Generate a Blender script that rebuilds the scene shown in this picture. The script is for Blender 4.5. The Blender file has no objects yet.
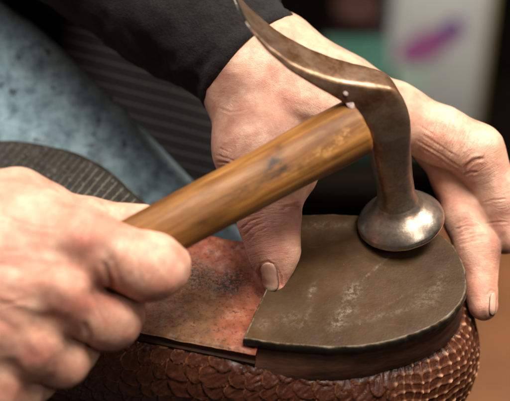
import bpy, math, random
import numpy as np
from mathutils import Vector, noise
from mathutils.bvhtree import BVHTree

random.seed(7)
rng = np.random.default_rng(7)
S = bpy.context.scene
COL = S.collection

# ------------------------------------------------------------------ camera frame
D = 0.55                       # camera to focal plane (m)
FW = 0.18                      # width of the view at that distance
PX = FW / 510.0
PITCH = math.radians(45)
F = np.array([0, math.cos(PITCH), -math.sin(PITCH)])
R = np.array([1.0, 0, 0])
U = np.array([0, math.sin(PITCH), math.cos(PITCH)])
T = np.array([0, 0, 0.02])
CAM = T - F * D


def P(px, py, w=0.0):
    """w in cm towards the camera from the focal plane"""
    d = D - w * 0.01
    s = d / D
    return CAM + F * d + R * ((px - 255) * PX * s) + U * ((200.5 - py) * PX * s)


def G(px, py, z=0.0):
    """point at height z (cm) seen at that place"""
    ray = F * D + R * ((px - 255) * PX) + U * ((200.5 - py) * PX)
    k = (z * 0.01 - CAM[2]) / ray[2]
    return CAM + ray * k


def proj(V):
    V = np.asarray(V) - CAM
    d = V @ F
    return 255 + (V @ R) / d * D / PX, 200.5 - (V @ U) / d * D / PX, (D - d) * 100


cam = bpy.data.cameras.new('camera')
cam.sensor_width = 36
cam.lens = 36 * D / FW
cam.clip_start = 0.02
cam.clip_end = 20
cam.dof.use_dof = True
cam.dof.focus_distance = D - 0.001
cam.dof.aperture_fstop = 7.6
cam.dof.aperture_blades = 0
co = bpy.data.objects.new('camera', cam)
COL.objects.link(co)
co.location = CAM
co.rotation_euler = (math.pi / 2 - PITCH, 0, 0)
S.camera = co

# ------------------------------------------------------------------ scene helpers


def thing(name, label, cat, loc=(0, 0, 0), group=None):
    o = bpy.data.objects.new(name, None)
    o.empty_display_size = 0.02
    COL.objects.link(o)
    o.location = loc
    o['label'] = label
    o['category'] = cat
    if group:
        o['group'] = group
    return o


def world_loc(o):
    v = np.zeros(3)
    while o is not None:
        v = v + np.array(o.location)
        o = o.parent
    return v


def obj(name, V, faces, mat, parent=None, loc=None, smooth=True, attrs=None, label=None):
    V = np.asarray(V, float)
    if loc is None:
        loc = world_loc(parent) if parent else V.mean(0)
    loc = np.asarray(loc, float)
    me = bpy.data.meshes.new(name)
    me.from_pydata((V - loc).tolist(), [], [tuple(int(i) for i in f) for f in faces])
    me.validate()
    me.update()
    for m in (mat if isinstance(mat, (list, tuple)) else [mat]):
        me.materials.append(m)
    if smooth:
        me.polygons.foreach_set('use_smooth', [True] * len(me.polygons))
    for k, a in (attrs or {}).items():
        a = np.asarray(a, np.float32)
        if a.ndim == 1:
            at = me.attributes.new(k, 'FLOAT', 'POINT')
            at.data.foreach_set('value', a)
        else:
            at = me.attributes.new(k, 'FLOAT_VECTOR', 'POINT')
            at.data.foreach_set('vector', a.ravel())
    o = bpy.data.objects.new(name, me)
    COL.objects.link(o)
    if parent:
        o.parent = parent
        o.location = loc - world_loc(parent)
    else:
        o.location = loc
    if label:
        o['label'] = label
    return o


def grid_faces(nu, nv, closed_u=False, closed_v=False, flip=False, base=0):
    fs = []
    for i in range(nu if closed_u else nu - 1):
        for j in range(nv if closed_v else nv - 1):
            a = i * nv + j
            b = ((i + 1) % nu) * nv + j
            c = ((i + 1) % nu) * nv + (j + 1) % nv
            d = i * nv + (j + 1) % nv
            f = (a + base, b + base, c + base, d + base)
            fs.append(f[::-1] if flip else f)
    return fs


def spline(pts, n, closed=False):
    """Catmull-Rom through pts (any dim), n samples, roughly even in the parameter"""
    p = np.asarray(pts, float)
    m = len(p)
    if closed:
        q = np.vstack([p[-1], p, p[0], p[1]])
        segs = m
    else:
        q = np.vstack([2 * p[0] - p[1], p, 2 * p[-1] - p[-2]])
        segs = m - 1
    t = np.linspace(0, segs, n, endpoint=not closed)
    i = np.minimum(t.astype(int), segs - 1)
    f = (t - i)[:, None]
    a, b, c, d = q[i], q[i + 1], q[i + 2], q[i + 3]
    return 0.5 * (2 * b + (c - a) * f + (2 * a - 5 * b + 4 * c - d) * f ** 2 + (3 * b - a - 3 * c + d) * f ** 3)


def even(curve, n, closed=False):
    c = np.asarray(curve)
    if closed:
        c = np.vstack([c, c[:1]])
    L = np.concatenate([[0], np.cumsum(np.linalg.norm(np.diff(c, axis=0), axis=1))])
    t = np.linspace(0, L[-1], n, endpoint=not closed)
    return np.stack([np.interp(t, L, c[:, k]) for k in range(c.shape[1])], 1), t, L[-1]


def sstep(a, b, x):
    t = np.clip((x - a) / (b - a), 0, 1)
    return t * t * (3 - 2 * t)


# cheap vectorised value noise
_perm = rng.random((64, 64, 64)).astype(np.float32)


def vnoise(p):
    p = np.asarray(p, float)
    i = np.floor(p).astype(int)
    f = p - i
    f = f * f * (3 - 2 * f)
    o = 0
    for dx in (0, 1):
        for dy in (0, 1):
            for dz in (0, 1):
                wgt = (f[..., 0] if dx else 1 - f[..., 0]) * (f[..., 1] if dy else 1 - f[..., 1]) * (f[..., 2] if dz else 1 - f[..., 2])
                o = o + wgt * _perm[(i[..., 0] + dx) % 64, (i[..., 1] + dy) % 64, (i[..., 2] + dz) % 64]
    return o * 2 - 1


def fbm(p, oct=4):
    o, a = 0, 1.0
    p = np.asarray(p, float)
    for k in range(oct):
        o = o + a * vnoise(p + k * 17.3)
        p = p * 2.03
        a *= 0.5
    return o


# ------------------------------------------------------------------ node helpers


class NT:
    def __init__(self, name):
        self.m = bpy.data.materials.new(name)
        self.m.use_nodes = True
        self.t = self.m.node_tree
        self.b = self.t.nodes['Principled BSDF']

    def n(self, typ, **kw):
        nd = self.t.nodes.new(typ)
        for k, v in kw.items():
            setattr(nd, k, v)
        return nd

    def link(self, a, b):
        self.t.links.new(a, b)

    def val(self, sock, v):
        if hasattr(v, 'links') or isinstance(v, bpy.types.NodeSocket):
            self.link(v, sock)
        else:
            sock.default_value = v

    def coord(self):
        return self.n('ShaderNodeTexCoord').outputs['Object']

    def attr(self, name, vec=False):
        a = self.n('ShaderNodeAttribute', attribute_name=name)
        return a.outputs['Vector'] if vec else a.outputs['Fac']

    def mapping(self, v, scale=(1, 1, 1), rot=(0, 0, 0), loc=(0, 0, 0)):
        m = self.n('ShaderNodeMapping')
        self.link(v, m.inputs['Vector'])
        m.inputs['Scale'].default_value = scale
        m.inputs['Rotation'].default_value = rot
        m.inputs['Location'].default_value = loc
        return m.outputs['Vector']

    def noise(self, v, scale, detail=4, rough=0.55, dist=0.0):
        t = self.n('ShaderNodeTexNoise')
        self.link(v, t.inputs['Vector'])
        t.inputs['Scale'].default_value = scale
        t.inputs['Detail'].default_value = detail
        t.inputs['Roughness'].default_value = rough
        t.inputs['Distortion'].default_value = dist
        return t.outputs['Fac']

    def voronoi(self, v, scale, feature='F1', out='Distance'):
        t = self.n('ShaderNodeTexVoronoi', feature=feature)
        self.link(v, t.inputs['Vector'])
        t.inputs['Scale'].default_value = scale
        return t.outputs[out]

    def ramp(self, f, stops, interp='LINEAR'):
        r = self.n('ShaderNodeValToRGB')
        r.color_ramp.interpolation = interp
        e = r.color_ramp.elements
        while len(e) > len(stops):
            e.remove(e[-1])
        while len(e) < len(stops):
            e.new(0.5)
        for i, (p, c) in enumerate(stops):
            e[i].position = p
            e[i].color = (c, c, c, 1) if isinstance(c, (int, float)) else (*c, 1)
        self.link(f, r.inputs['Fac'])
        return r.outputs['Color']

    def mix(self, f, a, b, mode='MIX'):
        m = self.n('ShaderNodeMix', data_type='RGBA', blend_type=mode)
        self.val(m.inputs[0], f)
        for s, v in ((m.inputs[6], a), (m.inputs[7], b)):
            if isinstance(v, tuple):
                s.default_value = (*v, 1)
            else:
                self.link(v, s)
        return m.outputs[2]

    def math(self, op, a, b=0.0, clamp=False):
        m = self.n('ShaderNodeMath', operation=op, use_clamp=clamp)
        self.val(m.inputs[0], a)
        self.val(m.inputs[1], b)
        return m.outputs[0]

    def bump(self, h, strength=0.3, dist=0.001, normal=None):
        b = self.n('ShaderNodeBump')
        b.inputs['Strength'].default_value = strength
        b.inputs['Distance'].default_value = dist
        self.link(h, b.inputs['Height'])
        if normal is not None:
            self.link(normal, b.inputs['Normal'])
        return b.outputs['Normal']

    def out(self, color=None, rough=None, normal=None, metallic=None, **kw):
        for k, v in (('Base Color', color), ('Roughness', rough), ('Metallic', metallic), ('Normal', normal)):
            if v is None:
                continue
            if isinstance(v, tuple):
                self.b.inputs[k].default_value = (*v, 1)
            elif isinstance(v, (int, float)):
                self.b.inputs[k].default_value = v
            else:
                self.link(v, self.b.inputs[k])
        for k, v in kw.items():
            self.val(self.b.inputs[k.replace('_', ' ')], v)
        return self.m


# ------------------------------------------------------------------ materials
def mat_skin():
    t = NT('skin')
    c = t.coord()
    red = t.attr('red')
    dirt_shade = t.attr('dirt_shade')
    n1 = t.noise(c, 110, 5, 0.6)
    n2 = t.noise(c, 420, 4, 0.6)
    n3 = t.noise(c, 1500, 2, 0.5)
    base = t.ramp(n1, [(0.3, (0.48, 0.195, 0.125)), (0.5, (0.60, 0.315, 0.212)), (0.68, (0.68, 0.412, 0.292))])
    base = t.mix(t.math('MULTIPLY', t.ramp(n2, [(0.45, 0.0), (0.7, 1.0)]), 0.45), base, (0.54, 0.24, 0.16))
    base = t.mix(t.math('MULTIPLY', red, 0.85, True), base, (0.58, 0.17, 0.11))
    sp = t.ramp(t.voronoi(c, 420), [(0.03, 1.0), (0.10, 0.0)])
    gate = t.ramp(t.noise(c, 90, 2), [(0.52, 0.0), (0.62, 1.0)])
    base = t.mix(t.math('MULTIPLY', t.math('MULTIPLY', sp, gate), 0.45), base, (0.30, 0.13, 0.08))
    dm = t.math('MULTIPLY', dirt_shade, t.ramp(t.noise(c, 700, 5, 0.7), [(0.3, 0.35), (0.65, 1.0)]), True)
    base = t.mix(dm, base, (0.085, 0.05, 0.035))
    # fine skin cells and lines
    cells = t.voronoi(t.mapping(c, (1, 1, 1)), 1900, 'DISTANCE_TO_EDGE')
    lines = t.noise(t.mapping(c, (1, 1, 1)), 520, 6, 0.65, 0.6)
    h = t.math('ADD', t.math('MULTIPLY', t.ramp(cells, [(0.0, 0.0), (0.12, 1.0)]), 0.10), t.math('MULTIPLY', lines, 1.0))
    h = t.math('ADD', h, t.math('MULTIPLY', n3, 0.3))
    wl = t.noise(t.attr('lc', True), 1500, 4, 0.65, 0.5)
    wr = t.attr('wr')
    h = t.math('ADD', h, t.math('MULTIPLY', t.math('MULTIPLY', t.ramp(wl, [(0.36, 0.0), (0.52, 1.0)]), wr), 0.95))
    base = t.mix(t.math('MULTIPLY', t.math('MULTIPLY', t.ramp(wl, [(0.34, 1.0), (0.46, 0.0)]), wr), 0.45), base, (0.27, 0.105, 0.06))
    nm = t.bump(h, 0.6, 0.00042)
    t.b.subsurface_method = 'RANDOM_WALK'
    return t.out(base, t.ramp(n2, [(0.3, 0.42), (0.7, 0.58)]), nm,
                 Subsurface_Weight=0.22, Subsurface_Scale=0.006, Subsurface_Radius=(1.0, 0.32, 0.16), Specular_IOR_Level=0.42)


def mat_nail():
    t = NT('fingernail')
    q = t.attr('lc', True)
    s = t.n('ShaderNodeSeparateXYZ')
    t.link(q, s.inputs[0])
    c = t.coord()
    rid = t.noise(t.mapping(q, (26, 1.5, 1)), 1.0, 3)
    base = t.mix(t.ramp(rid, [(0.2, 0.0), (0.8, 1.0)]), (0.50, 0.25, 0.175), (0.58, 0.32, 0.235))
    tipm = t.ramp(t.math('ADD', s.outputs[1], t.math('MULTIPLY', t.noise(c, 900, 3), 0.12)), [(0.80, 0.0), (0.90, 1.0)])
    base = t.mix(tipm, base, (0.30, 0.19, 0.12))
    edge = t.ramp(t.math('ADD', t.math('ABSOLUTE', t.math('SUBTRACT', s.outputs[0], 0.5)), t.math('MULTIPLY', t.noise(c, 1200, 3), 0.10)), [(0.41, 0.0), (0.52, 1.0)])
    base = t.mix(t.math('MULTIPLY', edge, 0.9), base, (0.10, 0.05, 0.035))
    tip2 = t.ramp(t.math('ADD', s.outputs[1], t.math('MULTIPLY', t.noise(c, 1500, 3), 0.08)), [(0.93, 0.0), (1.0, 1.0)])
    base = t.mix(tip2, base, (0.05, 0.03, 0.02))
    return t.out(base, 0.40, t.bump(t.math('ADD', rid, t.noise(c, 900, 3)), 0.2, 0.0003), Subsurface_Weight=0.15, Subsurface_Scale=0.003, Subsurface_Radius=(1.0, 0.4, 0.25), Specular_IOR_Level=0.35)


def mat_pad():
    t = NT('olive_rubber')
    c = t.coord()
    big = t.noise(c, 38, 4, 0.6)
    fine = t.noise(c, 1300, 4, 0.7)
    mid = t.noise(c, 240, 5, 0.65)
    base = t.mix(t.ramp(big, [(0.35, 0.0), (0.65, 1.0)]), (0.036, 0.0165, 0.0046), (0.062, 0.0320, 0.0105))
    base = t.mix(t.ramp(mid, [(0.45, 0.0), (0.75, 0.5)]), base, (0.030, 0.015, 0.006))
    # dust specks
    sp = t.ramp(t.math('ADD', t.voronoi(c, 820), t.math('MULTIPLY', t.noise(c, 260, 2), 0.22)), [(0.10, 1.0), (0.22, 0.0)])
    g = t.ramp(t.noise(c, 130, 3), [(0.44, 0.0), (0.60, 1.0)])
    base = t.mix(t.math('MULTIPLY', t.math('MULTIPLY', sp, g), 0.55), base, (0.45, 0.38, 0.29))
    sm = t.math('MULTIPLY', t.attr('smudge'), t.ramp(t.noise(c, 480, 6, 0.8), [(0.45, 0.0), (0.62, 1.0)]), True)
    base = t.mix(t.math('MULTIPLY', sm, 0.34), base, (0.38, 0.32, 0.24))
    base = t.mix(t.math('MULTIPLY', t.attr('rim'), t.ramp(mid, [(0.42, 0.0), (0.62, 0.75)])), base, (0.22, 0.17, 0.11))
    sc = t.noise(t.mapping(c, (60, 1500, 1), (0, 0, 0.75)), 1.0, 3, 0.6)
    sc2 = t.noise(t.mapping(c, (80, 1700, 1), (0, 0, -0.5)), 1.0, 3, 0.6)
    scr = t.math('MULTIPLY', t.math('ADD', t.ramp(sc, [(0.68, 0.0), (0.74, 1.0)]), t.ramp(sc2, [(0.70, 0.0), (0.76, 0.8)])), t.ramp(big, [(0.4, 0.1), (0.6, 0.6)]), True)
    base = t.mix(t.math('MULTIPLY', scr, 0.5), base, (0.26, 0.20, 0.13))
    base = t.mix(t.math('MULTIPLY', t.attr('darkened'), t.ramp(mid, [(0.3, 0.5), (0.6, 0.9)])), base, (0.030, 0.014, 0.0045))
    base = t.mix(t.attr('side'), base, t.mix(mid, (0.014, 0.010, 0.007), (0.045, 0.034, 0.024)))
    h = t.math('ADD', t.math('MULTIPLY', mid, 0.7), t.math('MULTIPLY', fine, 0.35))
    nm = t.bump(h, 0.40, 0.0006)
    return t.out(base, t.ramp(t.noise(c, 160, 4), [(0.3, 0.33), (0.7, 0.50)]), nm, Specular_IOR_Level=0.22)


def mat_dark_edge(name, a, b, rough=0.5, scale=300):
    t = NT(name)
    c = t.coord()
    n = t.noise(t.mapping(c, (0.35, 0.35, 1.6)), scale, 5, 0.65)
    base = t.mix(t.ramp(n, [(0.3, 0.0), (0.7, 1.0)]), a, b)
    return t.out(base, rough, t.bump(n, 0.5, 0.0005))


def mat_waist():
    t = NT('red_leather')
    c = t.coord()
    big = t.noise(c, 42, 4, 0.6, 0.3)
    mid = t.noise(c, 170, 6, 0.7)
    fine = t.noise(c, 800, 4, 0.75)
    base = t.mix(t.ramp(mid, [(0.3, 0.0), (0.7, 1.0)]), (0.14, 0.034, 0.016), (0.30, 0.080, 0.040))
    brown = t.math('MULTIPLY', t.attr('brown'), t.ramp(big, [(0.25, 0.6), (0.6, 1.0)]), True)
    base = t.mix(brown, base, t.mix(t.ramp(mid, [(0.3, 0.0), (0.7, 1.0)]), (0.10, 0.044, 0.019), (0.21, 0.10, 0.046)))
    pale = t.ramp(t.noise(c, 120, 5, 0.7), [(0.54, 0.0), (0.70, 0.6)])
    base = t.mix(pale, base, (0.36, 0.17, 0.11))
    blk = t.math('MULTIPLY', t.attr('black'), t.ramp(t.noise(c, 1100, 6, 0.8), [(0.42, 0.0), (0.60, 0.95)]), True)
    base = t.mix(blk, base, (0.022, 0.016, 0.011))
    sp = t.ramp(t.noise(c, 650, 5, 0.75), [(0.53, 0.0), (0.64, 0.8)])
    base = t.mix(sp, base, (0.05, 0.022, 0.012))
    nm = t.bump(t.math('ADD', t.math('MULTIPLY', mid, 0.8), t.math('MULTIPLY', fine, 0.6)), 0.4, 0.0005)
    return t.out(base, 0.42, nm, Specular_IOR_Level=0.25)


def mat_tread():
    t = NT('ribbed_rubber')
    c = t.coord()
    n = t.noise(c, 200, 5, 0.7)
    n2 = t.noise(c, 45, 3)
    base = t.mix(t.ramp(n, [(0.3, 0.0), (0.7, 1.0)]), (0.012, 0.009, 0.006), (0.032, 0.025, 0.017))
    base = t.mix(t.attr('plain'), base, t.mix(n2, (0.03, 0.013, 0.009), (0.06, 0.03, 0.02)))
    base = t.mix(t.math('MULTIPLY', t.attr('groove'), t.ramp(n, [(0.3, 0.65), (0.6, 1.0)])), base, (0.22, 0.185, 0.135))
    base = t.mix(t.math('MULTIPLY', t.ramp(t.noise(c, 500, 5, 0.75), [(0.58, 0.0), (0.68, 1.0)]), 0.5), base, (0.22, 0.19, 0.14))
    return t.out(base, 0.45, t.bump(n, 0.35, 0.0005), Specular_IOR_Level=0.35)


def mat_snake():
    t = NT('snakeskin')
    c = t.coord()
    e = t.attr('edge')
    dots = t.attr('dots')
    tone = t.attr('tone')
    n = t.noise(c, 350, 5, 0.7)
    base = t.mix(t.ramp(n, [(0.3, 0.0), (0.72, 1.0)]), (0.024, 0.007, 0.004), (0.100, 0.029, 0.012))
    base = t.mix(tone, base, t.mix(n, (0.028, 0.009, 0.005), (0.105, 0.032, 0.015)))
    base = t.mix(t.math('MULTIPLY', e, t.ramp(n, [(0.3, 0.35), (0.6, 1.0)])), base, (0.27, 0.10, 0.045))
    base = t.mix(dots, base, (0.58, 0.30, 0.16))
    w = t.noise(t.mapping(c, (1.0, 1.0, 1.0)), 700, 5, 0.7, 0.8)
    nm = t.bump(t.math('ADD', w, t.math('MULTIPLY', n, 0.6)), 0.35, 0.0005)
    return t.out(base, t.math('ADD', t.ramp(n, [(0.3, 0.18), (0.7, 0.32)]), t.math('MULTIPLY', e, 0.35)), nm, Specular_IOR_Level=t.math('SUBTRACT', 0.50, t.math('MULTIPLY', e, 0.45), True))


def mat_wood():
    t = NT('varnished_wood')
    q = t.attr('lc', True)
    g = t.noise(t.mapping(q, (16, 420, 420)), 1.0, 8, 0.68, 0.25)
    g2 = t.noise(t.mapping(q, (70, 1500, 1500)), 1.0, 5, 0.65)
    big = t.noise(t.mapping(q, (30, 110, 110)), 1.0, 5, 0.65)
    base = t.ramp(g, [(0.25, (0.07, 0.022, 0.005)), (0.42, (0.165, 0.062, 0.013)), (0.58, (0.285, 0.125, 0.033)), (0.8, (0.41, 0.20, 0.066))])
    base = t.mix(t.ramp(big, [(0.42, 0.0), (0.66, 0.9)]), base, (0.105, 0.038, 0.008))
    base = t.mix(t.math('MULTIPLY', t.ramp(g2, [(0.55, 0.0), (0.75, 1.0)]), 0.8), base, (0.07, 0.025, 0.007))
    st = t.math('MULTIPLY', t.attr('stain'), t.ramp(t.noise(t.mapping(q, (150, 420, 420)), 1.0, 6, 0.75), [(0.36, 0.0), (0.60, 1.0)]), True)
    base = t.mix(st, base, (0.030, 0.0125, 0.0045))
    chip = t.math('MULTIPLY', t.attr('chip'), t.ramp(t.noise(t.mapping(q, (300, 500, 500)), 1.0, 4, 0.7), [(0.5, 0.0), (0.6, 1.0)]), True)
    base = t.mix(chip, base, (0.44, 0.22, 0.07))
    nm = t.bump(t.math('ADD', g, t.math('MULTIPLY', g2, 0.4)), 0.10, 0.0005)
    return t.out(base, t.ramp(big, [(0.3, 0.36), (0.7, 0.52)]), nm, Specular_IOR_Level=0.20)


def mat_steel():
    t = NT('worn_steel')
    c = t.coord()
    pol = t.attr('polish')
    n = t.noise(c, 130, 6, 0.68, 0.4)
    n2 = t.noise(c, 650, 5, 0.7)
    rust = t.ramp(n, [(0.30, (0.085, 0.038, 0.015)), (0.5, (0.18, 0.080, 0.031)), (0.72, (0.35, 0.18, 0.083))])
    rust = t.mix(t.math('MULTIPLY', t.ramp(n2, [(0.55, 0.0), (0.7, 1.0)]), 0.7), rust, (0.04, 0.022, 0.014))
    metal = t.mix(t.ramp(n2, [(0.3, 0.0), (0.7, 1.0)]), (0.36, 0.285, 0.22), (0.60, 0.53, 0.45))
    f = t.math('ADD', pol, t.math('MULTIPLY', t.math('SUBTRACT', n, 0.5), 0.9), True)
    base = t.mix(f, rust, metal)
    rough = t.ramp(f, [(0.0, 0.42), (0.35, 0.33), (1.0, 0.27)])
    scr = t.noise(t.mapping(c, (1, 1, 0.15)), 900, 3, 0.6)
    nm = t.bump(t.math('ADD', n2, t.math('MULTIPLY', scr, 0.5)), 0.12, 0.0004)
    return t.out(base, rough, nm, t.ramp(f, [(0.0, 0.72), (1.0, 1.0)]))


def mat_cloth(name, a, b, scale=900, rough=0.9, sheen=0.3, bump=0.6):
    t = NT(name)
    c = t.coord()
    n = t.noise(c, scale, 4, 0.7)
    n2 = t.noise(c, scale * 0.06, 4, 0.6)
    base = t.mix(t.ramp(n, [(0.3, 0.0), (0.7, 1.0)]), a, b)
    base = t.mix(t.math('MULTIPLY', n2, 0.5), base, a)
    sp = t.ramp(t.voronoi(c, 230), [(0.03, 1.0), (0.07, 0.0)])
    g = t.ramp(t.noise(c, 60, 2), [(0.60, 0.0), (0.70, 1.0)])
    base = t.mix(t.math('MULTIPLY', t.math('MULTIPLY', sp, g), 0.6), base, (0.35, 0.33, 0.30))
    return t.out(base, rough, t.bump(n, bump, 0.0008), Sheen_Weight=sheen, Sheen_Roughness=0.6, Specular_IOR_Level=0.15)


def mat_pinstripe():
    t = NT('pinstripe_cloth')
    q = t.attr('lc', True)
    s = t.n('ShaderNodeSeparateXYZ')
    t.link(q, s.inputs[0])
    nz = t.noise(q, 900, 4, 0.7)
    warp = t.math('MULTIPLY', t.noise(q, 28, 2), 0.25)
    ph = t.math('ADD', t.math('MULTIPLY', s.outputs[1], 205.0), warp)
    fr = t.math('FRACT', ph)
    line = t.ramp(t.math('ABSOLUTE', t.math('SUBTRACT', fr, 0.5)), [(0.03, 1.0), (0.09, 0.0)])
    base = t.mix(t.ramp(nz, [(0.3, 0.0), (0.7, 1.0)]), (0.012, 0.010, 0.0098), (0.036, 0.031, 0.029))
    base = t.mix(t.math('MULTIPLY', line, t.ramp(nz, [(0.3, 0.35), (0.6, 0.9)])), base, (0.12, 0.105, 0.097))
    return t.out(base, 0.9, t.bump(nz, 0.6, 0.0008), Specular_IOR_Level=0.15)


def mat_apron():
    t = NT('worn_blue_cloth')
    c = t.coord()
    n = t.noise(c, 55, 6, 0.7, 0.4)
    n2 = t.noise(c, 170, 5, 0.75)
    base = t.ramp(n, [(0.30, (0.11, 0.165, 0.185)), (0.48, (0.20, 0.29, 0.325)), (0.62, (0.27, 0.365, 0.395)), (0.78, (0.14, 0.24, 0.30))])
    base = t.mix(t.math('MULTIPLY', t.ramp(n2, [(0.46, 0.0), (0.62, 1.0)]), 0.75), base, (0.05, 0.085, 0.11))
    base = t.mix(t.ramp(t.noise(c, 62, 4, 0.65), [(0.56, 0.0), (0.66, 0.5)]), base, (0.13, 0.125, 0.085))
    base = t.mix(t.ramp(t.noise(c, 120, 5, 0.7, 0.3), [(0.58, 0.0), (0.63, 0.9)]), base, (0.030, 0.036, 0.045))
    base = t.mix(t.attr('hem'), base, (0.17, 0.19, 0.17))
    return t.out(base, 0.7, t.bump(t.math('ADD', n2, n), 0.5, 0.001))


def mat_plain(name, a, b, scale=60, rough=0.6, bump=0.2, spec=0.2):
    t = NT(name)
    c = t.coord()
    n = t.noise(c, scale, 5, 0.65)
    base = t.mix(t.ramp(n, [(0.3, 0.0), (0.7, 1.0)]), a, b)
    return t.out(base, rough, t.bump(n, bump, 0.002), Specular_IOR_Level=spec)


SKIN, NAIL, PAD, WAIST, TREAD, SNAKE, WOOD, STEEL = mat_skin(), mat_nail(), mat_pad(), mat_waist(), mat_tread(), mat_snake(), mat_wood(), mat_steel()
STACK = mat_dark_edge('stacked_leather', (0.030, 0.012, 0.007), (0.085, 0.035, 0.020), 0.40)
WELT = mat_dark_edge('dark_welt', (0.017, 0.009, 0.006), (0.050, 0.025, 0.017), 0.42)
KNIT = mat_cloth('black_knit', (0.0050, 0.0042, 0.0038), (0.018, 0.0150, 0.0135), sheen=0.04)
STRIPE, APRON = mat_pinstripe(), mat_apron()
WEDGE = mat_plain('wedge_metal', (0.22, 0.14, 0.12), (0.58, 0.44, 0.40), 900, 0.4, 0.6)

# ------------------------------------------------------------------ shoe (upside down, sole up)
shoe_o = G(330, 300, 0)
shoe = thing('shoe', 'upturned brown snakeskin shoe with olive heel pad and scuffed red-brown worn sole', 'shoe', (shoe_o[0], shoe_o[1], -0.075))

pad_px = [(243, 338), (290, 344.5), (340, 347), (380, 343), (415, 333), (443, 320), (460, 304), (466.5, 288), (465.5, 270), (458, 252),
          (446, 238), (428, 227), (403, 220), (370, 216), (335, 214), (300, 214.5)]
pad_pts = [G(*p, 0)[:2] for p in pad_px]
curve = spline(pad_pts, 240)
breast = np.linspace(pad_pts[-1], pad_pts[0], 60)[1:-1]
pad_out, _, pad_len = even(np.vstack([curve, breast]), 420, True)


def normals2(c, closed=True):
    d = np.roll(c, -1, 0) - np.roll(c, 1, 0)
    d /= np.linalg.norm(d, axis=1)[:, None] + 1e-12
    return np.stack([d[:, 1], -d[:, 0]], 1)


def inset(c, a):
    return c - normals2(c) * a


def disc_stack(rings, cap_rings=40):
    """rings: list of (outline xy, z array or float); caps the first ring with shrinking rings"""
    V, n = [], len(rings[0][0])
    for xy, z in rings:
        V.append(np.column_stack([xy, np.full(n, z) if np.isscalar(z) else z]))
    return V


# top surface: concentric rings towards the centre
cen = pad_out.mean(0)
rings = []
for k in range(80):
    f = (k / 79.0)
    rings.append(('t', 1 - f))
Vs = []
for k in range(90):
    s = 0.0005 + (1 - 0.0005) * (k / 89.0)
    xy = cen + (inset(pad_out, 0.0004) - cen) * s
    z = 0.00035 * fbm(np.column_stack([xy * 60, np.zeros(len(xy))]), 2) * 0.5 - 0.0002 * s ** 8
    Vs.append(np.column_stack([xy, z]))
wob = 0.00028 * fbm(np.column_stack([pad_out * 400, np.zeros(len(pad_out))]), 3)
for off, z in ((0.0001, -0.0004), (-0.0001, -0.0009), (-0.0002, -0.0024), (0.0, -0.0041), (0.0004, -0.0046)):
    xy = inset(pad_out, off) + normals2(pad_out) * wob[:, None]
    Vs.append(np.column_stack([xy, np.full(len(xy), z)]))
nr, nn = len(Vs), len(pad_out)
V = np.vstack(Vs)
ppx, ppy, _ = proj(V)


def blob(x, y, rx, ry, rot=0.0, px=None, py=None):
    c, s = math.cos(rot), math.sin(rot)
    dx, dy = px - x, py - y
    return np.exp(-(((dx * c + dy * s) / rx) ** 2 + ((-dx * s + dy * c) / ry) ** 2))


# scuffs, by their place on the pad
sm = np.zeros(len(V))
for x, y, rx, ry, rot, a in [(354, 292, 7, 9, 0.3, 1.0), (347, 311, 9, 4, -0.2, 1.2), (337, 323, 9, 6, -0.4, 1.2), (345, 300, 5, 14, 0.3, 0.5), (428, 297, 15, 9, -0.5, 0.8),
                             (376, 268, 20, 1.3, -0.7, 0.8), (312, 292, 3, 8, 0.3, 0.9), (306, 318, 2, 14, 0.5, 0.4), (420, 262, 10, 8, 0, 0.5), (290, 320, 20, 8, 0, 0.4), (262, 325, 6, 5, 0, .7),
                             (385, 315, 40, 3, -0.25, 0.5), (440, 280, 6, 14, 0.4, 0.6), (320, 225, 30, 4, 0, 0.5), (395, 300, 22, 1.2, -0.5, .4)]:
    sm += a * blob(x, y, rx, ry, rot, ppx, ppy)
rimv = np.zeros((nr, nn))
rimv[89, :] = 1.0
rimv[90, :] = 0.6
sidev = np.zeros((nr, nn))
sidev[91:, :] = 1.0
F_ = grid_faces(nr, nn, False, True)
obj('heel_pad', V, F_, PAD, shoe, attrs={'smudge': np.clip(sm, 0, 1.3), 'rim': rimv.ravel(), 'side': sidev.ravel(), 'darkened': np.clip(blob(420, 262, 36, 15, -0.2, ppx, ppy) + 0.5 * blob(440, 290, 20, 20, 0, ppx, ppy), 0, 1)})  # dark patch by the hammer: part stain, part hammer shade painted in
# side wall of the pad in grey-brown is the same mesh; the stack below:
Vs = []
for off, z in ((0.004, -0.0044), (0.0014, -0.0046), (0.0012, -0.0060), (0.0009, -0.0100), (0.0004, -0.0135), (0.0002, -0.0160), (0.0012, -0.0185), (0.006, -0.019)):
    xy = inset(pad_out, off)
    w2 = 0.00025 * fbm(np.column_stack([pad_out * 150, np.full(nn, z * 900)]), 3)
    xy = xy + normals2(pad_out) * w2[:, None]
    fl = np.clip(1 - (pad_out[:, 0] - pad_out[:, 0].min()) / 0.05, 0, 1)   # the front flares towards the waist
    xy = xy - np.array([0, 1]) * (fl * 0.0052 * sstep(-0.005, -0.012, z) * (pad_out[:, 1] < cen[1]))[:, None]
    Vs.append(np.column_stack([xy, np.full(nn, z)]))
obj('heel_stack', np.vstack(Vs), grid_faces(len(Vs), nn, False, True), STACK, shoe)

# waist and forepart
Npx = [(255, 356), (196, 344), (130, 331), (62, 319), (0, 313), (-60, 297), (-106, 255), (-124, 212)]
Fpx = [(300, 224), (247, 238), (192, 228), (150, 207), (101, 166), (50, 146), (-20, 140), (-95, 166)]
ZS = -0.48


def zsole(t):
    return ZS - 0.25 * sstep(4.5, 7.0, t) + 0.0 * t


tt = np.linspace(0, 7, 7 * 90 + 1)
Nw = spline([G(*p, ZS) for p in Npx], len(tt))
Fw = spline([G(*p, ZS) for p in Fpx], len(tt))


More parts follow.
